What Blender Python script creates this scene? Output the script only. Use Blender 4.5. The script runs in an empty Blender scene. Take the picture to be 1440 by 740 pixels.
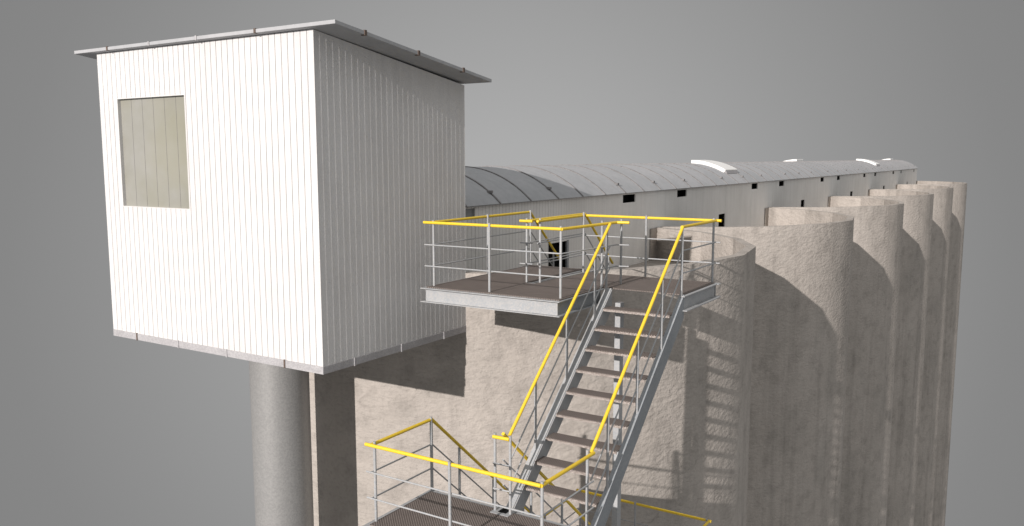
import bpy, math
from mathutils import Vector, Matrix

S = bpy.context.scene
COL = S.collection
U = 2.1                 # metres per unit of the silo group, camera as origin
T = 2.1 * 0.985         # metres per unit of the stair tower
CZ = 36.75              # camera height above the ground
R = math.radians

# ------------------------------------------------------------ camera
cd = bpy.data.cameras.new('camera'); cam = bpy.data.objects.new('camera', cd); COL.objects.link(cam)
yaw, pitch, roll = 0.564065730, 0.124241665, -0.00127380944
d = Vector((-math.sin(yaw)*math.cos(pitch), math.cos(yaw)*math.cos(pitch), -math.sin(pitch)))
r = Vector((math.cos(yaw), math.sin(yaw), 0)); u = r.cross(d)
r2 = r*math.cos(roll)+u*math.sin(roll); u2 = -r*math.sin(roll)+u*math.cos(roll)
m = Matrix((( r2.x, u2.x, -d.x), (r2.y, u2.y, -d.y), (r2.z, u2.z, -d.z))).to_4x4()
m.translation = (0, 0, CZ); cam.matrix_world = m
cd.sensor_width = 36; cd.lens = 36*1180.66/1440; cd.clip_start = .1; cd.clip_end = 2000
S.camera = cam

# ------------------------------------------------------------ world: even grey overcast backdrop, paler round the middle of the view
w = bpy.data.worlds.new('World'); S.world = w; w.use_nodes = True
nt = w.node_tree; nt.nodes.clear()
out = nt.nodes.new('ShaderNodeOutputWorld'); bg = nt.nodes.new('ShaderNodeBackground')
tc = nt.nodes.new('ShaderNodeTexCoord'); vn = nt.nodes.new('ShaderNodeVectorMath'); vn.operation = 'NORMALIZE'
dt = nt.nodes.new('ShaderNodeVectorMath'); dt.operation = 'DOT_PRODUCT'
pc = pitch + R(0.0)
dt.inputs[1].default_value = (-math.sin(yaw)*math.cos(pc), math.cos(yaw)*math.cos(pc), -math.sin(pc))
ac = nt.nodes.new('ShaderNodeMath'); ac.operation = 'ARCCOSINE'
mr = nt.nodes.new('ShaderNodeMapRange'); mr.inputs[1].default_value = 0; mr.inputs[2].default_value = R(130)
cr = nt.nodes.new('ShaderNodeValToRGB')
nt.links.new(tc.outputs['Generated'], vn.inputs[0]); nt.links.new(vn.outputs[0], dt.inputs[0])
nt.links.new(dt.outputs['Value'], ac.inputs[0]); nt.links.new(ac.outputs[0], mr.inputs[0]); nt.links.new(mr.outputs[0], cr.inputs[0])
els = cr.color_ramp.elements
def g8(v): return ((v/255+.055)/1.055)**2.4
stops = [(0, 175), (8, 172), (14, 163), (20, 153), (26, 143), (31, 135), (36, 131), (60, 148), (95, 162), (130, 162)]
while len(els) < len(stops): els.new(.5)
for e, (a, v) in zip(els, stops): e.position = a/130; e.color = (g8(v), g8(v), g8(v), 1)
# the sky overhead is brighter, the haze far below the horizon darker
sz = nt.nodes.new('ShaderNodeSeparateXYZ'); nt.links.new(vn.outputs[0], sz.inputs[0])
mz = nt.nodes.new('ShaderNodeValToRGB'); mh = nt.nodes.new('ShaderNodeMapRange'); mh.inputs[1].default_value = -1; mh.inputs[2].default_value = 1
nt.links.new(sz.outputs[2], mh.inputs[0]); nt.links.new(mh.outputs[0], mz.inputs[0])
ez = mz.color_ramp.elements
while len(ez) < 5: ez.new(.5)
for e, (p_, v_) in zip(ez, [(0, .22), (.25, .5), (.65, .5), (.8, .85), (1, 1.0)]): e.position = p_; e.color = (v_, v_, v_*1.02, 1)
ez[1].color = (.5, .5, .5, 1); ez[2].color = (.5, .5, .5, 1)
nt.links.new(cr.outputs[0], bg.inputs[0])
st_ = nt.nodes.new('ShaderNodeMath'); st_.operation = 'MULTIPLY'; st_.inputs[1].default_value = 2
nt.links.new(mz.outputs[0], st_.inputs[0]); nt.links.new(st_.outputs[0], bg.inputs[1])
nt.links.new(bg.outputs[0], out.inputs[0])

# ------------------------------------------------------------ sun
sd = bpy.data.lights.new('sun', 'SUN'); sun = bpy.data.objects.new('sun', sd); COL.objects.link(sun)
sd.energy = 4.8; sd.angle = R(.5); sd.color = (1, .94, .90)
sun.rotation_euler = Vector((-.011, 1, -.343)).to_track_quat('-Z', 'Y').to_euler()
sun.location = (5, -20, CZ+15)

S.view_settings.view_transform = 'Standard'; S.view_settings.look = 'None'
S.view_settings.exposure = 0; S.view_settings.gamma = 1; S.view_settings.use_curve_mapping = False

# ------------------------------------------------------------ materials
class NT:
    def __init__(s, name):
        s.m = bpy.data.materials.new(name); s.m.use_nodes = True; s.t = s.m.node_tree
        s.b = s.t.nodes['Principled BSDF']; s.pos = s.n('ShaderNodeNewGeometry').outputs['Position']
    def n(s, t, **k):
        x = s.t.nodes.new(t)
        for a, v in k.items(): setattr(x, a, v)
        return x
    def l(s, a, b): s.t.links.new(a, b)
    def mapped(s, sc):
        x = s.n('ShaderNodeMapping'); x.inputs['Scale'].default_value = sc; s.l(s.pos, x.inputs[0]); return x.outputs[0]
    def noise(s, scale, detail=4, rough=.55, vec=None, dist=0):
        x = s.n('ShaderNodeTexNoise'); x.inputs['Scale'].default_value = scale; x.inputs['Detail'].default_value = detail
        x.inputs['Roughness'].default_value = rough; x.inputs['Distortion'].default_value = dist
        s.l(vec or s.pos, x.inputs['Vector']); return x.outputs['Fac']
    def voro(s, scale, feature='F1', vec=None, rnd=1):
        x = s.n('ShaderNodeTexVoronoi', feature=feature); x.inputs['Scale'].default_value = scale; x.inputs['Randomness'].default_value = rnd
        s.l(vec or s.pos, x.inputs['Vector']); return x.outputs['Distance']
    def ramp(s, fac, stops):
        x = s.n('ShaderNodeValToRGB'); e = x.color_ramp.elements
        while len(e) < len(stops): e.new(.5)
        for q, (p, c) in zip(e, stops):
            q.position = p; q.color = (c[0], c[1], c[2], 1) if hasattr(c, '__len__') else (c, c, c, 1)
        s.l(fac, x.inputs[0]); return x.outputs[0]
    def mix(s, a, b, fac, mode='MIX'):
        x = s.n('ShaderNodeMix', data_type='RGBA', blend_type=mode)
        for i, v in ((6, a), (7, b), (0, fac)):
            if hasattr(v, 'is_linked'): s.l(v, x.inputs[i])
            elif i == 0: x.inputs[0].default_value = v
            else: x.inputs[i].default_value = (v[0], v[1], v[2], 1)
        return x.outputs[2]
    def math(s, op, a, b=None):
        x = s.n('ShaderNodeMath', operation=op)
        for i, v in enumerate((a, b)):
            if v is None: continue
            if hasattr(v, 'is_linked'): s.l(v, x.inputs[i])
            else: x.inputs[i].default_value = v
        return x.outputs[0]
    def color(s, c):
        if hasattr(c, 'is_linked'): s.l(c, s.b.inputs['Base Color'])
        else: s.b.inputs['Base Color'].default_value = (c[0], c[1], c[2], 1)
    def bump(s, h, dist, strength=1):
        x = s.n('ShaderNodeBump'); x.inputs['Distance'].default_value = dist; x.inputs['Strength'].default_value = strength
        s.l(h, x.inputs['Height']); s.l(x.outputs[0], s.b.inputs['Normal'])
    def pr(s, rough, metal=0, spec=.5):
        s.b.inputs['Roughness'].default_value = rough; s.b.inputs['Metallic'].default_value = metal
        s.b.inputs['Specular IOR Level'].default_value = spec

def concrete():
    s = NT('weathered concrete')
    big = s.noise(.35, 5, .6)
    mid = s.noise(2.2, 6, .6)
    fine = s.noise(16, 4, .65)
    base = s.ramp(big, [(.3, (.36, .33, .30)), (.5, (.42, .382, .346)), (.72, (.465, .424, .386))])
    base = s.mix(base, s.ramp(mid, [(.3, .62), (.52, 1), (.7, 1.0)]), .5, 'MULTIPLY')
    base = s.mix(base, s.ramp(fine, [(.3, .72), (.5, 1), (1, 1)]), .5, 'MULTIPLY')
    st = s.noise(1.3, 5, .6, s.mapped((1.4, 1.4, .06)))
    base = s.mix(base, s.ramp(st, [(.36, .70), (.5, 1), (1, 1)]), .5, 'MULTIPLY')
    # pour lines and hair cracks
    dv = s.n('ShaderNodeVectorMath', operation='ADD')
    ns = s.n('ShaderNodeTexNoise'); ns.inputs['Scale'].default_value = 1.1; s.l(s.pos, ns.inputs['Vector'])
    s.l(s.mapped((.10, .10, .55)), dv.inputs[0])
    sc_ = s.n('ShaderNodeVectorMath', operation='SCALE'); sc_.inputs['Scale'].default_value = .35
    s.l(ns.outputs['Color'], sc_.inputs[0]); s.l(sc_.outputs[0], dv.inputs[1])
    ck = s.voro(1.6, 'DISTANCE_TO_EDGE', dv.outputs[0])
    msk = s.ramp(s.noise(.8, 3), [(.5, 0), (.62, 1)])
    crk = s.ramp(ck, [(0, .72), (.012, 1), (1, 1)])
    base = s.mix(base, s.mix((1, 1, 1), crk, msk), .7, 'MULTIPLY')
    base = s.mix(base, (.27, .26, .24), s.ramp(s.noise(.55, 6, .7, s.mapped((1, 1, .5))), [(.55, 0), (.8, .45)]))
    s.color(base); s.pr(.95, 0, .1)
    lump = s.noise(6.5, 2.5, .5, s.mapped((.95, .95, 1.9)), .1)
    h = s.math('ADD', s.math('MULTIPLY', lump, 1.0), s.math('MULTIPLY', s.noise(26, 3, .55), .32))
    h = s.math('ADD', h, s.math('MULTIPLY', ck, .0))
    s.bump(h, .043, .75)
    return s.m

def galv(name='galvanised steel', c=(.41, .405, .40), tint=(.34, .355, .37)):
    s = NT(name)
    v = s.n('ShaderNodeTexVoronoi'); v.inputs['Scale'].default_value = 55; s.l(s.pos, v.inputs['Vector'])
    sp = s.n('ShaderNodeSeparateColor'); s.l(v.outputs['Color'], sp.inputs[0])
    k = s.mix(tint, c, s.ramp(sp.outputs[0], [(.1, 0), (.9, 1)]))
    k = s.mix(k, s.ramp(s.noise(1.7, 5, .6), [(.3, .75), (.6, 1)]), .6, 'MULTIPLY')
    s.color(k); s.pr(.55, 0, .4); s.bump(sp.outputs[1], .0015, .5); return s.m

def sheet_paint():
    s = NT('white painted sheet')
    k = s.ramp(s.noise(.9, 5, .6), [(.3, (.665, .65, .64)), (.7, (.73, .72, .712))])
    st = s.noise(3, 5, .7, s.mapped((2.5, 2.5, .12)))
    k = s.mix(k, s.ramp(st, [(.3, .86), (.55, 1)]), .6, 'MULTIPLY')
    k = s.mix(k, s.ramp(s.noise(40, 3, .6), [(.3, .85), (.6, 1)]), .4, 'MULTIPLY')
    s.color(k); s.pr(.6, 0, .35); s.bump(s.noise(60, 3, .6), .012, 1); return s.m

def gallery_paint():
    s = NT('weathered pale gallery sheet')
    k = s.ramp(s.noise(.5, 5, .6), [(.3, (.74, .73, .705)), (.7, (.84, .83, .81))])
    st = s.noise(2, 5, .7, s.mapped((2, 2, .12)))
    k = s.mix(k, s.ramp(st, [(.3, .85), (.6, 1)]), .6, 'MULTIPLY')
    s.color(k); s.pr(.65, 0, .3); s.bump(s.noise(50, 3, .6), .014, 1); return s.m

def groove():
    s = NT('dirt in sheet joints'); s.color(s.ramp(s.noise(2.5, 4, .7), [(.35, (.42, .38, .34)), (.6, (.62, .59, .56))])); s.pr(.8, 0, .2); return s.m

def roof_m():
    s = NT('grey roof sheet')
    k = s.ramp(s.noise(.6, 6, .65), [(.3, (.37, .38, .39)), (.7, (.44, .44, .45))])
    k = s.mix(k, s.ramp(s.noise(5, 5, .7), [(.3, .8), (.6, 1)]), .5, 'MULTIPLY')
    k = s.mix(k, (.33, .24, .17), s.ramp(s.noise(2.6, 5, .75), [(.64, 0), (.76, .6)]))
    s.color(k); s.pr(.95, 0, .06); s.bump(s.noise(9, 5, .6), .006, .6); return s.m

def plain(name, c, rough=.6, metal=0, spec=.4, var=.15, scale=20):
    s = NT(name); s.color(s.mix(c, s.ramp(s.noise(scale, 4, .6), [(.3, 1-var), (.6, 1)]), 1, 'MULTIPLY')); s.pr(rough, metal, spec); return s.m

def deck_m():
    s = NT('perforated brown deck plate')
    mp = s.n('ShaderNodeMapping'); mp.inputs['Rotation'].default_value = (0, 0, R(45)); mp.inputs['Scale'].default_value = (34, 34, 34); s.l(s.pos, mp.inputs[0])
    sx = s.n('ShaderNodeSeparateXYZ'); s.l(mp.outputs[0], sx.inputs[0])
    a = s.math('ABSOLUTE', s.math('SUBTRACT', s.math('FRACT', sx.outputs[0]), .5))
    b = s.math('ABSOLUTE', s.math('SUBTRACT', s.math('FRACT', sx.outputs[1]), .5))
    h = s.math('MAXIMUM', a, b)
    k = s.ramp(h, [(.25, (.06, .05, .046)), (.35, (.29, .25, .23)), (.5, (.33, .285, .26))])
    k = s.mix(k, s.ramp(s.noise(3, 4, .6), [(.3, .8), (.6, 1)]), .6, 'MULTIPLY')
    s.color(s.mix(k, (.78, .77, .765), 1, 'MULTIPLY')); s.pr(.9, 0, .1); s.bump(h, .012, .8); return s.m

def nosing_m():
    s = NT('serrated tread edge')
    x = s.n('ShaderNodeTexVoronoi'); x.inputs['Scale'].default_value = 60; s.l(s.pos, x.inputs['Vector'])
    s.color(s.ramp(x.outputs['Distance'], [(.25, (.46, .41, .375)), (.6, (.22, .185, .165))])); s.pr(.7); return s.m

def pane_m():
    s = NT('dull reflective window sheet')
    k = s.ramp(s.noise(.8, 4, .6), [(.3, (.25, .245, .205)), (.7, (.33, .325, .305))])
    k = s.mix(k, (.27, .26, .19), s.ramp(s.noise(.7, 3, .5), [(.42, 0), (.62, .55)]))  # yellow-green clouds paint a reflection into the pane colour
    s.color(k); s.pr(.32, 0, .6); s.bump(s.noise(6, 3), .003, .4); return s.m

MC = concrete(); MG = galv(); MGD = galv('darker galvanised steel', (.30, .31, .32), (.24, .26, .28)); MW = sheet_paint(); MGP = gallery_paint(); MGR = groove(); MR = roof_m()
MY = plain('yellow rail paint', (.80, .555, .035), .45, 0, .5, .12, 25)
MD = deck_m(); MN = nosing_m(); MB_ = plain('black for unlit openings', (.008, .008, .008), .9, 0, .1)
MP = pane_m(); MGD3 = plain('grey board joints', (.33, .31, .295), .9, 0, .1, .3, 4); MGD2 = plain('dark gallery sheet joints', (.16, .15, .14), .9, 0, .1); MT = galv('grey edge trim', (.45, .44, .445), (.36, .35, .36))
MSK = plain('white skylight shell', (.86, .85, .83), .5, 0, .4, .06, 3); MRU = plain('rusty joint clip', (.16, .12, .10), .8, 0, .2, .5, 30)
def pipe_m():
    s = NT('galvanised pipe')
    v = s.n('ShaderNodeTexVoronoi'); v.inputs['Scale'].default_value = 38; s.l(s.pos, v.inputs['Vector'])
    sp = s.n('ShaderNodeSeparateColor'); s.l(v.outputs['Color'], sp.inputs[0])
    s.color(s.mix((.28, .277, .272), (.335, .33, .322), sp.outputs[0])); s.pr(.48, .35, .5); s.bump(sp.outputs[1], .0015, .4); return s.m
MPP = pipe_m(); MRS = plain('dark roof seam', (.24, .23, .23), .8, 0, .2, .3, 8)
MPC = plain('grey clouded pane', (.26, .27, .27), .4, 0, .5)

# ------------------------------------------------------------ mesh helpers (input in units, stored in metres about the thing's own base)
class MB:
    def __init__(s): s.v = []; s.f = []; s.mi = []; s.sm = []
    def add(s, vs, fs, mi=0, smooth=False):
        o = len(s.v); s.v += [tuple(v) for v in vs]
        for f in fs: s.f.append([o+i for i in f]); s.mi.append(mi); s.sm.append(smooth)
    def box(s, x0, x1, y0, y1, z0, z1, mi=0):
        s.hexa([(x0, y0, z0), (x1, y0, z0), (x1, y1, z0), (x0, y1, z0), (x0, y0, z1), (x1, y0, z1), (x1, y1, z1), (x0, y1, z1)], mi)
    def hexa(s, p, mi=0):
        s.add(p, [(0, 3, 2, 1), (4, 5, 6, 7), (0, 1, 5, 4), (1, 2, 6, 5), (2, 3, 7, 6), (3, 0, 4, 7)], mi)
    def tube(s, pts, rad, n=12, mi=0, cap=True):
        P = [Vector(p) for p in pts]; d0 = (P[1]-P[0]).normalized()
        a = d0.orthogonal().normalized(); b = d0.cross(a)
        ring = [P[0]+a*rad*math.cos(2*math.pi*i/n)+b*rad*math.sin(2*math.pi*i/n) for i in range(n)]
        rings = [ring]
        for k in range(1, len(P)):
            dk = (P[k]-P[k-1]).normalized()
            nrm = dk if k == len(P)-1 else (dk+(P[k+1]-P[k]).normalized()).normalized()
            ring = [q+dk*((P[k]-q).dot(nrm)/dk.dot(nrm)) for q in ring]; rings.append(ring)
        vs = [q for r_ in rings for q in r_]; fs = []
        for k in range(len(P)-1):
            for i in range(n):
                j = (i+1) % n; fs.append((k*n+i, k*n+j, (k+1)*n+j, (k+1)*n+i))
        s.add(vs, fs, mi, True)
        if cap:
            s.add(rings[0], [tuple(range(n))[::-1]], mi); s.add(rings[-1], [tuple(range(n))], mi)
    def prism(s, poly, axis, a0, a1, mi=0):
        def P(p, a): return {'x': (a, p[0], p[1]), 'y': (p[0], a, p[1]), 'z': (p[0], p[1], a)}[axis]
        n = len(poly); vs = [P(p, a0) for p in poly]+[P(p, a1) for p in poly]
        s.add(vs, [tuple(range(n)), tuple(range(2*n-1, n-1, -1))]+[(i, n+i, n+(i+1) % n, (i+1) % n) for i in range(n)], mi)

def build(name, mb, mats, parent=None, k=U, bevel=0):
    if not isinstance(mats, (list, tuple)): mats = [mats]
    org = Vector(ORG[root_of(parent)]) if parent is not None else Vector((0, 0, 0))
    me = bpy.data.meshes.new(name)
    me.from_pydata([tuple(Vector((v[0]*k, v[1]*k, v[2]*k+CZ))-org) for v in mb.v], [], mb.f)
    for mt in mats: me.materials.append(mt)
    for pl, mi, sm in zip(me.polygons, mb.mi, mb.sm): pl.material_index = mi; pl.use_smooth = sm
    import bmesh
    bm = bmesh.new(); bm.from_mesh(me); bmesh.ops.recalc_face_normals(bm, faces=bm.faces); bm.to_mesh(me); bm.free()
    o = bpy.data.objects.new(name, me); COL.objects.link(o)
    if parent is not None: o.parent = parent
    if bevel:
        b = o.modifiers.new('bevel', 'BEVEL'); b.width = bevel; b.segments = 2; b.limit_method = 'ANGLE'; b.angle_limit = R(40)
    return o
ORG = {}
def root_of(o):
    while o.parent is not None: o = o.parent
    return o.name
def thing(name, label, cat, base, k=U, group=None):
    o = bpy.data.objects.new(name, None); COL.objects.link(o); o.empty_display_size = .3
    o.location = (base[0]*k, base[1]*k, base[2]*k+CZ); ORG[o.name] = tuple(o.location)
    o['label'] = label; o['category'] = cat
    if group: o['group'] = group
    o['_o'] = 1
    return o

GZ = -CZ/U          # ground level in units

# ------------------------------------------------------------ setting: the foundation slab far below the frame
f = MB(); f.box(-9.2, -2.0, 3.2, 41.2, GZ-.2, GZ)
fo = build('ground', f, MC); fo['kind'] = 'structure'

# ------------------------------------------------------------ six concrete silos
XC, Y0, SP, RO, RI, XG, XGL = -5.588, 8.588, 5.803, 3.005, 2.90, -4.72, -6.456
SXC = XC-.005      # axis of the silo row
RIM, SLAB = -1.0, -1.46
NS = 20
def silo_parts(yc):
    wall = MB(); vs = []; N = NS
    zs = [GZ+.003]+[GZ+(RIM-GZ)*i/8 for i in range(1, 8)]+[RIM]
    for z in zs: vs += [(SXC+RO*math.cos(2*math.pi*i/N), yc+RO*math.sin(2*math.pi*i/N), z) for i in range(N)]
    fs = [(j*N+i, j*N+(i+1) % N, (j+1)*N+(i+1) % N, (j+1)*N+i) for j in range(len(zs)-1) for i in range(N)]
    wall.add(vs, fs, 0, True)
    par = MB()
    for sgn in (1, -1):   # right and left arc of the parapet, cut where the gallery stands
        xe = (XG if sgn > 0 else XGL)-SXC
        def ring(rad):
            P_ = [(rad*math.cos(math.pi*2*i/NS), rad*math.sin(math.pi*2*i/NS)) for i in range(-4, 5)]   # -72 .. 72 degrees
            nx = (rad*math.cos(math.pi/2), rad)
            x72, y72 = P_[-1]; tt = (x72-abs(xe))/(x72-nx[0]); ye = y72+(nx[1]-y72)*tt
            P_ = [(abs(xe), -ye)]+P_+[(abs(xe), ye)]
            return [(SXC+sgn*px, yc+py) for px, py in P_]
        o = ring(RO); inn = ring(RI); n = len(o)-1
        V = [(x, y, RIM) for x, y in o]+[(x, y, RIM) for x, y in inn]+[(x, y, SLAB-.05) for x, y in inn]
        m1 = n+1
        par.add(V, [(i, i+1, m1+i+1, m1+i) for i in range(n)], 0, False)
        par.add(V, [(m1+i, m1+i+1, 2*m1+i+1, 2*m1+i) for i in range(n)], 0, False)
        if sgn > 0:   # short return piers against the gallery wall
            ye = inn[-1][1]-.004; par.box(XG+.003, XG+.022, ye-.21, ye, SLAB, RIM-.002)
            ye = o[0][1]; par.box(XG+.003, XG+.022, ye-.08, ye-.004, SLAB-.2, RIM-.002)
    slab = MB(); M = NS
    q = [(SXC+(RI+.002)*math.cos(2*math.pi*i/M), yc+(RI+.004)*math.sin(2*math.pi*i/M)) for i in range(M)]
    slab.prism(q, 'z', SLAB-.15, SLAB)
    return wall, par, slab
slabels = ['nearest concrete silo, directly behind the steel stair and top platform',
           'second concrete silo in the row, with a large curved shadow from the nearest one',
           'third concrete silo from the stair, counted along the row',
           'fourth concrete silo from the stair, counted along the row',
           'fifth concrete silo, second last at the far end of the row',
           'last and farthest concrete silo, its right edge standing against the grey sky']
for kx in range(6):
    yc = Y0+SP*kx
    t = thing('concrete_silo', slabels[kx], 'silo', (SXC, yc, GZ), U, 'concrete silos in a row under the long gallery')
    a, b, c = silo_parts(yc)
    build('wall', a, MC, t); build('parapet', b, MC, t); build('roof_slab', c, MC, t)

# ------------------------------------------------------------ boarded sheet walls
def boards(mb, axis, pos, nrm, u0, u1, z0, zt, pitch, holes=(), g=.0028, dp=.0045, th=.02, tl=0):
    """vertical boards on the plane axis=pos facing nrm; V joints between boards; holes = (ua, ub, za, zb)"""
    n = max(1, round((u1-u0)/pitch)); pitch = (u1-u0)/n
    def P(uu, dd, z): return (pos-nrm*dd, uu, z) if axis == 'x' else (uu, pos-nrm*dd, z)
    for i in range(n):
        a, b = u0+i*pitch, u0+(i+1)*pitch
        cuts = sorted({a, b}|{h for hh in holes for h in hh[:2] if a+1e-5 < h < b-1e-5})
        for c0, c1 in zip(cuts[:-1], cuts[1:]):
            mid = (c0+c1)/2; sp = [(z0, None)]
            cur = z0; segs = []
            for hh in sorted([h for h in holes if h[0] < mid < h[1]], key=lambda h: h[2]):
                segs.append((cur, hh[2])); cur = hh[3]
            segs.append((cur, None))
            ga = g if c0 == a and i > 0 else 0; gb = g if c1 == b and i < n-1 else 0
            for za, zb in segs:
                A, B = c0, c1
                zA = zb if zb is not None else zt(A); zB = zb if zb is not None else zt(B)
                vs = [P(A, dp, za), P(A+ga, tl, za), P(B-gb, 0, za), P(B, dp, za), P(A, dp, zA), P(A+ga, tl, zA), P(B-gb, 0, zB), P(B, dp, zB)]
                mb.add(vs, [(1, 2, 6, 5)], 0)
                if ga: mb.add([vs[0], vs[1], vs[5], vs[4]], [(0, 1, 2, 3)], 1)
                if gb: mb.add([vs[2], vs[3], vs[7], vs[6]], [(0, 1, 2, 3)], 1)
    # backing sheet with the same holes
    ui0, ui1 = u0+th+.001, u1-th-.001
    cuts = sorted({ui0, ui1}|{h for hh in holes for h in hh[:2]})
    for c0, c1 in zip(cuts[:-1], cuts[1:]):
        mid = (c0+c1)/2; cur = z0; segs = []
        for hh in sorted([h for h in holes if h[0] < mid < h[1]], key=lambda h: h[2]): segs.append((cur, hh[2])); cur = hh[3]
        segs.append((cur, None))
        for za, zb in segs:
            zA = zb if zb is not None else zt(c0); zB = zb if zb is not None else zt(c1)
            mb.hexa([P(c0, dp+.0005, za), P(c1, dp+.0005, za), P(c1, th, za), P(c0, th, za), P(c0, dp+.0005, zA), P(c1, dp+.0005, zB), P(c1, th, zB), P(c0, th, zA)], 0)

# ------------------------------------------------------------ the elevated white cabin on its pipe
BX0, BX1, BY0, BY1, BZ0 = -6.748, -4.243, 4.2, 5.95, -1.467
ztop = lambda y: .866-(y-BY0)*.1425
cab = thing('elevated_cabin', 'white boxy cabin clad in vertical boards with one square window, raised beside the nearest silo', 'cabin', (BX0/2+BX1/2, 5.07, -1.52))
WN = (-6.504, -5.632, -.397, .491)
P_ = .0626
mb = MB(); boards(mb, 'y', BY0, -1, BX0, BX1, BZ0, lambda x: .866, P_, [WN], .0026, .0045); build('wall', mb, [MW, MGD3], cab)
mb = MB(); boards(mb, 'x', BX1, 1, BY0, BY1, BZ0, ztop, P_, (), .0021, .0046, tl=.0034); build('wall', mb, [MW, MW], cab)
mb = MB(); boards(mb, 'x', BX0, -1, BY0, BY1, BZ0, ztop, P_); build('wall', mb, [MW, MGR], cab)
mb = MB(); boards(mb, 'y', BY1, 1, BX0+.001, BX1-.001, BZ0, lambda x: ztop(BY1)-.002, P_); build('wall', mb, [MW, MGR], cab)
# base trim and floor
mb = MB(); mb.box(BX0-.002, BX1+.002, BY0-.003, BY1+.002, -1.524, BZ0-.0005)
def clip(mb, x, y, z0, z1, w_, out, axis):
    if axis == 'y': mb.box(x-w_/2, x+w_/2, y-out, y, z0, z1, 1)
    else: mb.box(y, y+out, x-w_/2, x+w_/2, z0, z1, 1)
tr = build('base_trim', mb, [MT], cab, bevel=.004)
for x in (-6.41, -5.86, -5.27, -4.63):
    mb = MB(); mb.box(x-.007, x+.007, BY0-.008, BY0-.0035, -1.527, BZ0+.004); build('joint_clip', mb, MRU if x in (-6.41, -4.63) else MT, tr)
for y in (4.52, 5.06, 5.62):
    mb = MB(); mb.box(BX1+.0025, BX1+.008, y-.007, y+.007, -1.527, BZ0+.004); build('joint_clip', mb, MT, tr)
# window
wnd = MB(); dpt = .034
x0, x1, z0, z1 = WN
wnd.box(x0, x0+.006, BY0-.001, BY0+dpt, z0+.006, z1-.006); wnd.box(x1-.006, x1, BY0-.001, BY0+dpt, z0+.006, z1-.006)
wnd.box(x0, x1, BY0-.001, BY0+dpt, z1-.006, z1); wnd.box(x0, x1, BY0-.001, BY0+dpt, z0, z0+.006)
wo = build('window', wnd, MW, cab)
mb = MB(); boards(mb, 'y', BY0+dpt-.006, -1, x0+.006, x1-.006, z0+.006, lambda x: z1-.006, .145, (), .0022, .004); build('pane', mb, [MP, MRS], wo)
# roof: a mono-pitch sheet with a thin edge
rx0, rx1, ry0, ry1 = -6.991, -3.992, 4.15, 5.995
rz = lambda y: .876-(y-ry0)*.1315
mb = MB(); mb.hexa([(rx0, ry0, rz(ry0)), (rx1, ry0, rz(ry0)), (rx1, ry1, rz(ry1)), (rx0, ry1, rz(ry1)), (rx0, ry0, rz(ry0)+.026), (rx1, ry0, rz(ry0)+.026), (rx1, ry1, rz(ry1)+.026), (rx0, ry1, rz(ry1)+.026)])
ro = build('roof', mb, MR, cab, bevel=.004)
for i, x in enumerate((-6.52, -5.97, -5.40, -4.76)):
    mb = MB(); mb.box(x-.009, x+.009, ry0-.005, ry0+.03, rz(ry0)-.003, rz(ry0)+.030)
    build('joint_clip', mb, MRU if i in (0, 3) else MT, ro)
for y in (4.44, 5.02, 5.59):
    mb = MB(); z = rz(y); mb.box(rx1-.03, rx1+.005, y-.012, y+.012, z-.004, z+.032); build('joint_clip', mb, MRU, ro)
# pipe leg
mb = MB()
def cyl(mb, x, y, rad, z0, z1, n=48, mi=0):
    vs = [(x+rad*math.cos(2*math.pi*i/n), y+rad*math.sin(2*math.pi*i/n), z) for z in (z0, z1) for i in range(n)]
    mb.add(vs, [(i, (i+1) % n, n+(i+1) % n, n+i) for i in range(n)], mi, True)
    mb.add(vs[:n], [tuple(range(n))], mi); mb.add(vs[n:], [tuple(range(n))], mi)
cyl(mb, -5.535, 4.954, .251, GZ+.002, -1.5245)
build('pipe_leg', mb, MPP, cab)

# ------------------------------------------------------------ gallery on top of the silos
GY0, GY1, EAV = 5.97, 40.3, -.436
gal = thing('conveyor_gallery', 'long low gallery of pale boards with a curved grey roof running along the silo tops', 'gallery', (XC, (GY0+GY1)/2, SLAB))
black = [(10.42+5.78*i/1.0, 12.37+5.78*i) for i in range(6)]
hi = []; lo = []
for i in range(-1, 5):
    for b in (10.42, 12.37):
        y = b+5.80*i-.012*i
        if GY0+.3 < y < GY1-.4: hi.append(y)
hi.append(39.22)
for i in range(-1, 5): lo.append(14.31+5.80*i-.03*i)
lo[0] = 8.47
hw, lw = .205, .20
holes = [(y-hw*(1 if y < 20 else .9), y+hw*(1 if y < 20 else .9), -.595, -.488) for y in hi]+[(y-(.235 if y < 9 else lw*.9), y+(.235 if y < 9 else lw*.9), SLAB+.012, -.968) for y in lo]
holes.sort()
mb = MB(); boards(mb, 'x', XG, 1, GY0, GY1, SLAB+.001, lambda y: EAV, P_, holes, .0045, .0075, tl=.0042); build('wall', mb, [MGP, MGD2], gal)
mb = MB(); boards(mb, 'x', XGL, -1, GY0, GY1, SLAB+.001, lambda y: EAV, P_, ()); build('wall', mb, [MGP, MGR], gal)
cc = XG-XC; sg = .326; RR = (cc*cc+sg*sg)/2/sg; zc = -.112-RR
def arcz(x): return zc+math.sqrt(RR*RR-(x-XC)**2)
def arch(off, e=.035, n=44):
    a = math.asin((cc+e)/RR); return [(XC+(RR+off)*math.sin(-a+2*a*i/n), zc+(RR+off)*math.cos(-a+2*a*i/n)) for i in range(n+1)]
for yy, s_ in ((GY0, -1), (GY1, 1)):
    mb = MB(); q = arch(-.012, 0); q = [(XGL, SLAB+.001)]+[(max(XGL, min(XG, a)), b) for a, b in q]+[(XG, SLAB+.001)]
    mb.prism(q, 'y', yy+(.001 if s_ < 0 else -.03), yy+(.03 if s_ < 0 else -.001)); build('end_wall', mb, MGP, gal)
mb = MB(); A, B = arch(0), arch(.014)
mb.prism(A+B[::-1], 'y', GY0-.03, GY1+.05)
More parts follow.
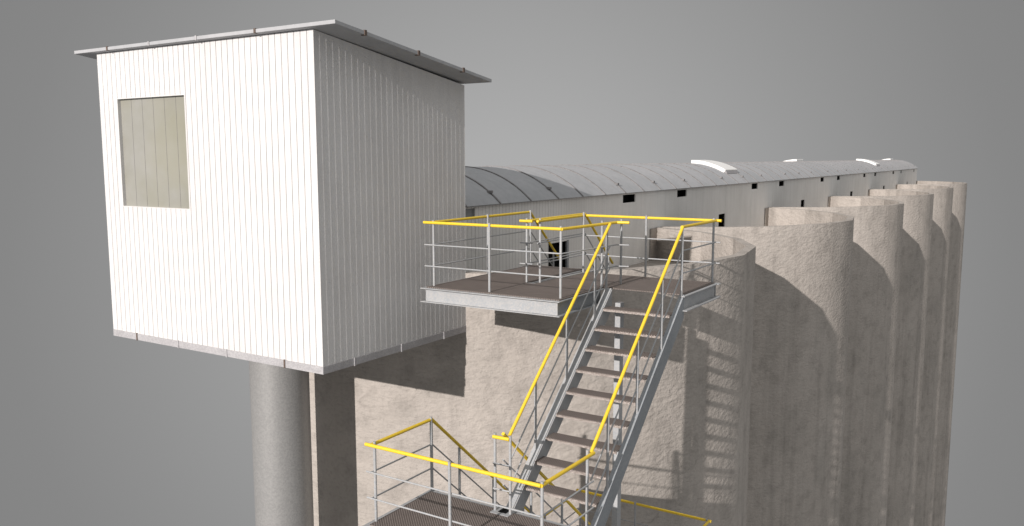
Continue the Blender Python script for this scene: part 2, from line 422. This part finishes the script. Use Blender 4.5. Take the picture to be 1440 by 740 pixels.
y = 7.171-.6045*1
A2, B2 = arch(.0145, .036), arch(.024, .036)
ribs = 0
while y < GY1:
    mb.prism(A2+B2[::-1], 'y', y-.011, y+.011, 1)
    if ribs % 7 in (1, 3, 6): mb.box(XG-.10, XG-.055, y-.03, y+.016, arcz(XG-.08)+.02, arcz(XG-.08)+.045, 1)
    y += .6045; ribs += 1
rf = build('roof', mb, [MR, MRS], gal)
for a, b, c0, c1 in holes:
    gray = (a > 34.5) or (a < 7) 
    mb = MB(); e = .0215; dd = .09 if not gray else .004
    X0 = XG-e
    mb.box(X0-dd, X0, a-.012, a, c0-.012, c1+.012); mb.box(X0-dd, X0, b, b+.012, c0-.012, c1+.012)
    mb.box(X0-dd, X0, a, b, c1, c1+.012); mb.box(X0-dd, X0, a, b, c0-.012, c0); mb.box(X0-dd-.01, X0-dd, a-.012, b+.012, c0-.012, c1+.012)
    wo = build('window_opening', mb, MPC if gray else MB_, gal)  # black boxes carry the darkness of the interior in their colour
    if c0 < -1 and a < 9:
        # grey jamb of the first low opening
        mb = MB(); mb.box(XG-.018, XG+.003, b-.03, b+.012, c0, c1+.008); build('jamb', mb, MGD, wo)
# unseen black block added so that no light passes through the building
mb = MB(); mb.box(XGL+.15, XG-.14, GY0+.05, GY1-.05, SLAB+.01, EAV-.03); build('light_block', mb, MB_, gal)
# raised skylight shells over the vault
def skylight(y0, side, label, w_=.72):
    t = thing('roof_skylight', label, 'skylight', (XC+side*.3, y0, -.2), U, 'white curved skylights on the gallery roof')
    mb = MB(); n = 12
    xs = [XC+side*(.02+.625*i/n) for i in range(n+1)]
    pts = []
    for x in xs:
        a = math.asin((x-XC)/RR); pts.append((a, x))
    lo_ = [(XC+(RR+.010)*math.sin(a), zc+(RR+.010)*math.cos(a)) for a, x in pts]
    hi_ = [(XC+(RR+.075)*math.sin(a), zc+(RR+.075)*math.cos(a)) for a, x in pts]
    mb.prism(lo_+hi_[::-1], 'y', y0, y0+w_)
    build('shell', mb, MSK, t, bevel=.03)
    mb = MB(); a0 = pts[-1][0]; a1 = a0+.035
    q = [(XC+(RR+h)*math.sin(a), zc+(RR+h)*math.cos(a)) for a, h in ((a0+.001, .015), (a0+.001, .06), (a1, .02))]
    mb.prism(q, 'y', y0+.03, y0+w_-.03); build('end_flashing', mb, MT, t)
skylight(15.0, 1, 'nearest white curved skylight on the gallery roof, the largest of the four')
skylight(23.0, -1, 'second white skylight, only its tip showing above the middle of the roof ridge')
skylight(31.0, 1, 'third white curved skylight, small and near the far end of the gallery roof')
skylight(38.9, -1, 'farthest white skylight, a sliver above the ridge at the end of the gallery roof')

# ------------------------------------------------------------ stair tower (units T)
RH, M1, M2 = .5025, .328, .160
RP, RY, RM = .0092, .0114, .0054
RUN, RISE = .1434, .126
def tube_part(name, pts, rad, mat, par, n=12):
    mb = MB(); mb.tube(pts, rad, n); return build(name, mb, mat, par, T)
def off(p, dz): return [(a, b, c+dz) for a, b, c in p]
def extend(p, e0, e1):
    P = [Vector(q) for q in p]
    if e0: P[0] = P[0]-(P[1]-P[0]).normalized()*e0
    if e1: P[-1] = P[-1]+(P[-1]-P[-2]).normalized()*e1
    return [tuple(q) for q in P]
def guard(par, base, e0=0, e1=0):
    """base: polyline at deck (or nosing) level; yellow handrail with two thin grey rails below"""
    tube_part('handrail', extend(off(base, RH), e0, e1), RY, MY, par, 14)
    for h in (M1, M2): tube_part('midrail', extend(off(base, h), e0*.9, e1*.9), RM, MG, par, 10)
def post(par, x, y, z0, top=None, zt_=None):
    h = RH+.016 if top is None else top
    mb = MB(); mb.tube([(x, y, z0), (x, y, z0+h)], RP, 14); build('post', mb, MG, par, T)
    return

def channel_frame(par, x0, x1, y0, y1, z, sides='fblr', D=.112, fl=.032, tf=.006):
    """perimeter I-beams: outline x0..x1, y0..y1 is the outer edge of the flanges; web set in by fl"""
    for s_ in sides:
        mb = MB(); t = .008
        zt = z-.0015; zb = z-D
        if s_ in 'fb':
            yo = y0 if s_ == 'f' else y1; k = 1 if s_ == 'f' else -1
            ya, yb = sorted((yo, yo+k*2*fl)); yw = yo+k*fl
            mb.box(x0, x1, ya, yb, zt-tf, zt); mb.box(x0, x1, ya, yb, zb, zb+tf)
            mb.box(x0+fl, x1-fl, min(yw, yw+k*t), max(yw, yw+k*t), zb+tf, zt-tf)
        else:
            xo = x0 if s_ == 'l' else x1; k = 1 if s_ == 'l' else -1
            xa, xb = sorted((xo, xo+k*2*fl)); xw = xo+k*fl
            c0 = 2*fl if 'f' in sides else 0; c1 = 2*fl if 'b' in sides else 0
            mb.box(xa, xb, y0+c0, y1-c1, zt-tf, zt); mb.box(xa, xb, y0+c0, y1-c1, zb, zb+tf)
            w0 = y0+(fl+.008 if 'f' in sides else 0); w1 = y1-(fl+.008 if 'b' in sides else 0)
            mb.box(min(xw, xw+k*t), max(xw, xw+k*t), w0, w1, zb+tf, zt-tf)
        build('frame_beam', mb, MG, par, T)
def deck(par, x0, x1, y0, y1, z):
    mb = MB(); mb.box(x0, x1, y0, y1, z-.001, z+.006); build('deck_plate', mb, MD, par, T)

# --- top platform
Z1, Z2, Z3 = -1.0, -2.26, -3.52
tp = thing('access_platform', 'top steel platform with brown deck and yellow handrails beside the white cabin', 'platform', (-3.1, 5.8, Z1-.11), T)
channel_frame(tp, -4.065, -2.825, 5.085, 5.72, Z1, 'fl')
channel_frame(tp, -4.065, -3.455, 5.72, 6.72, Z1, 'lrb')
mb = MB()
channel_frame(tp, -3.43, -2.75, 5.74, 6.56, Z1, 'l')
channel_frame(tp, -3.36, -2.155, 5.80, 6.56, Z1, 'b')
mb = MB(); zt, zb = Z1-.0015, Z1-.112       # beam on the right edge of the wide part, then the beam along the stair head
for (xa, xw, ya, yb) in ((-2.825, -2.857, 5.149, 5.80),):
    mb.box(xa-.064, xa, ya, yb, zt-.006, zt); mb.box(xa-.064, xa, ya, yb, zb, zb+.006); mb.box(xw-.008, xw, 5.125, yb, zb+.006, zt-.006)
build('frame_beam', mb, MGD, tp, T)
mb = MB(); mb.box(-2.205, -2.165, 5.775, 6.495, zt-.006, zt); mb.box(-2.205, -2.145, 5.775, 6.495, zb, zb+.006); mb.box(-2.187-.008, -2.187, 5.80, 6.495, zb+.006, zt-.006)
build('frame_beam', mb, MG, tp, T)
# gap strip between the two bays
mb = MB(); mb.box(-3.50, -3.375, 5.70, 5.735, zt-.006, Z1+.004); build('gap_plate', mb, MG, tp, T)
deck(tp, -4.03, -3.475, 5.12, 6.70, Z1); deck(tp, -3.472, -3.40, 5.12, 5.70, Z1)
deck(tp, -3.397, -2.845, 5.12, 6.52, Z1); deck(tp, -2.842, -2.76, 5.84, 6.52, Z1); deck(tp, -2.757, -2.195, 5.815, 6.52, Z1)
XL, XM1, XM2, XR1, XR = -4.035, -3.475, -3.385, -2.86, -2.205
# front rail, left rail and the rail that comes back along the stair
guard(tp, [(XL, 6.69, Z1), (XL, 5.175, Z1)], 0, 0)
guard(tp, [(XL-.005, 5.175, Z1), (XR1, 5.175, Z1)], .05, 0)
guard(tp, [(XR1, 5.175, Z1), (-2.80, 5.95, Z1)], 0, 0)
guard(tp, [(-2.80, 5.95, Z1), (-2.70, 5.97, Z1)], 0, 0)
# divider between the two bays
guard(tp, [(-3.53, 5.70, Z1), (-3.415, 5.705, Z1)], 0, 0)
guard(tp, [(XM1, 5.71, Z1), (XM1, 6.69, Z1)], 0, 0)
guard(tp, [(XM2, 5.73, Z1), (XM2, 6.54, Z1)], 0, 0)
# back rail and right rail
guard(tp, [(XM2, 6.54, Z1), (XR, 6.54, Z1)], 0, .045)
guard(tp, [(XR, 6.54, Z1), (XR, 5.79, Z1)], .03, 0)
for x, y in ((XL+.03, 5.187), (-3.465, 5.162), (XR1-.012, 5.187), (-3.487, 5.735), (-3.387, 5.775), (XM2-.07, 6.66), (-2.865, 5.83),
             (-2.795, 6.03), (-2.80, 6.53), (-2.21, 6.50), (XL+.012, 5.97), (XL+.012, 6.68), (XM2+.012, 6.50)):
    post(tp, x, y, Z1+.004)

# --- flights
def flight(name_label, xl, xr, ytop, ztop_, dirn, n, lposts, rposts, group='steel stair flights of the tower', rails=(True, True), zend=None):
    """descends from (ytop, ztop_) towards dirn*Y in n risers"""
    t = thing('stair_flight', name_label, 'stairs', ((xl+xr)/2, ytop+dirn*RUN*n, ztop_-RISE*n), T, group)
    sl = RISE/RUN; D = .158
    yb_, zb_ = ytop+dirn*RUN*n, ztop_-RISE*n
    for x, s_ in ((xl, 1), (xr, -1)):
        mb = MB(); th = .006
        # web
        k = .012
        A = [(ytop, ztop_-.004), (ytop, ztop_-D), (yb_, zb_-D*.9), (yb_, zb_+.0)]
        xa, xb = sorted((x-.004, x+s_*th)) if s_ > 0 else (x-.006, x); mb.prism(A, 'x', xa, xb)
        # flanges on the outer side
        wd = .052 if xr > -2.5 else .034
        f0, f1 = (x-wd, x) if s_ > 0 else (x-.036, x)
        mb.prism([(ytop, ztop_-.002), (yb_, zb_+.002), (yb_, zb_+.010), (ytop, ztop_+.006)], 'x', f0, f1)
        mb.prism([(ytop, ztop_-D), (yb_, zb_-D*.9), (yb_, zb_-D*.9-.008), (ytop, ztop_-D-.008)], 'x', f0, f1)
        build('stringer', mb, MG if s_ > 0 else MGD, t, T)  # darker steel copy on the right stringer: unlit side put into the colour
    for i in range(n):
        if i == 0: continue
        z = ztop_-RISE*i; y1 = ytop+dirn*RUN*i
        mb = MB(); ya, yb = sorted((y1-dirn*.105, y1+dirn*.012)); xa, xb = min(xl, xr)+.0065, max(xl, xr)-.0065-(.042 if xr > -2.5 else 0)
        mb.box(xa, xb, ya, yb, z-.006, z, 0)
        yn = y1+dirn*.012; y2, y3 = sorted((yn, yn-dirn*.004)); mb.box(xa+.002, xb-.002, y2, y3, z-.021, z-.0062, 1)
        yn = y1-dirn*.105; y2, y3 = sorted((yn, yn+dirn*.004)); mb.box(xa+.002, xb-.002, y2, y3, z-.017, z-.0062, 0)
        build('tread', mb, [MD, MN], t, T)
    lx, rx = xl-.018, (xr-.024 if xr > -2.5 else xr+.03)
    def lz(y): return ztop_-abs(y-ytop)*sl
    for x, ps, on in ((lx, lposts, rails[0]), (rx, rposts, rails[1])):
        if not on: continue
        guard(t, [(x, ytop, ztop_), (x, yb_, zb_)], 0, 0)
        for y in ps: post(t, x-(.014 if x == lx else -.006), y, lz(y)-.012, RH+.004)
    return t
up = flight('long upper stair flight with yellow handrails rising to the top platform', -2.765, -2.178, 5.80, Z1, -1, 10, (5.775, 5.585, 5.15, 4.715), (5.785, 5.42, 5.02, 4.585))
low = flight('lower stair flight partly hidden behind the middle landing, going down toward the silo', -3.405, -2.87, 4.38, Z2, 1, 10, (4.40, 4.72, 5.16, 5.60), (4.72, 5.16, 5.60))
sh = flight('short steps with two dark yellow handrails from the top platform down to the silo roof', -4.02, -3.49, 6.70, Z1, 1, 4, (7.17,), (7.17,))

# --- middle landing
ml = thing('stair_landing', 'middle stair landing with brown deck, at the lower left in front of the silo', 'landing', (-2.8, 4.05, Z2-.11), T, 'landings of the stair tower')
channel_frame(ml, -3.44, -2.155, 3.69, 4.40, Z2, 'flr')
mb = MB(); mb.box(-3.43, -2.17, 4.345, 4.352, Z2-.11, Z2-.003); mb.box(-3.375, -2.22, 4.352, 4.385, Z2-.008, Z2-.002); build('frame_beam', mb, MG, ml, T)
deck(ml, -3.405, -2.80, 3.725, 4.34, Z2); deck(ml, -2.797, -2.19, 3.725, 4.34, Z2)
mb = MB(); mb.box(-2.872, -2.735, 4.27, 4.40, Z2+.0065, Z2+.0095); build('gap_plate', mb, MG, ml, T)
mb = MB(); mb.box(-2.83, -2.77, 4.30, 4.385, Z2+.010, Z2+.0115); build('gap_black_plate', mb, MB_, ml, T)  # black plate on the deck paints in the darkness of the gap
XA, XB = -3.415, -2.195
guard(ml, [(XA, 4.37, Z2), (XA, 3.76, Z2)], 0, 0)
guard(ml, [(XA-.005, 3.76, Z2), (XB, 3.76, Z2)], .035, 0)
guard(ml, [(XB, 3.76, Z2), (XB+.01, 4.37, Z2)], 0, 0)
guard(ml, [(-2.865, 4.30, Z2), (-2.745, 4.305, Z2)], 0, 0)
for x, y in ((XA+.012, 3.785), (-2.80, 3.748), (XB, 3.772), (-2.86, 4.315), (-2.745, 4.315), (-2.215, 4.345), (XA+.004, 4.362)): post(ml, x, y, Z2+.004)

# --- lower landing
ll = thing('stair_landing', 'lowest visible stair landing, only its far yellow rail showing behind the stair', 'landing', (-2.8, 6.1, Z3-.11), T, 'landings of the stair tower')
channel_frame(ll, -3.44, -2.155, 5.82, 6.60, Z3, 'blr')
deck(ll, -3.405, -2.80, 5.83, 6.56, Z3); deck(ll, -2.797, -2.19, 5.83, 6.56, Z3)
guard(ll, [(XA, 5.84, Z3), (XA, 6.55, Z3)], 0, 0)
guard(ll, [(XA, 6.55, Z3), (XB, 6.55, Z3)], .03, .02)
guard(ll, [(XB, 6.55, Z3), (XB, 5.84, Z3)], 0, 0)
for x, y in ((XA+.012, 6.54), (-2.86, 6.54), (XB-.012, 6.53), (XA+.01, 5.9), (XB-.01, 5.9)): post(ll, x, y, Z3+.004)

# --- support column behind the upper flight
col = thing('support_column', 'grey steel column standing behind the upper stair flight', 'column', (-2.725, 5.845, -CZ/T), T)
mb = MB(); zb = -CZ/T+.002; zt = Z1-.114
mb.box(-2.766, -2.716, 5.86, 5.93, zb, zt);
build('shaft', mb, MG, col, T, bevel=.008)
for z in (Z3+.0,):
    mb = MB(); mb.box(-2.81, -2.70, 5.84, 5.94, z-.13, z-.114); build('bracket_plate', mb, MG, col, T)

for o in list(bpy.data.objects):
    if '_o' in o: del o['_o']
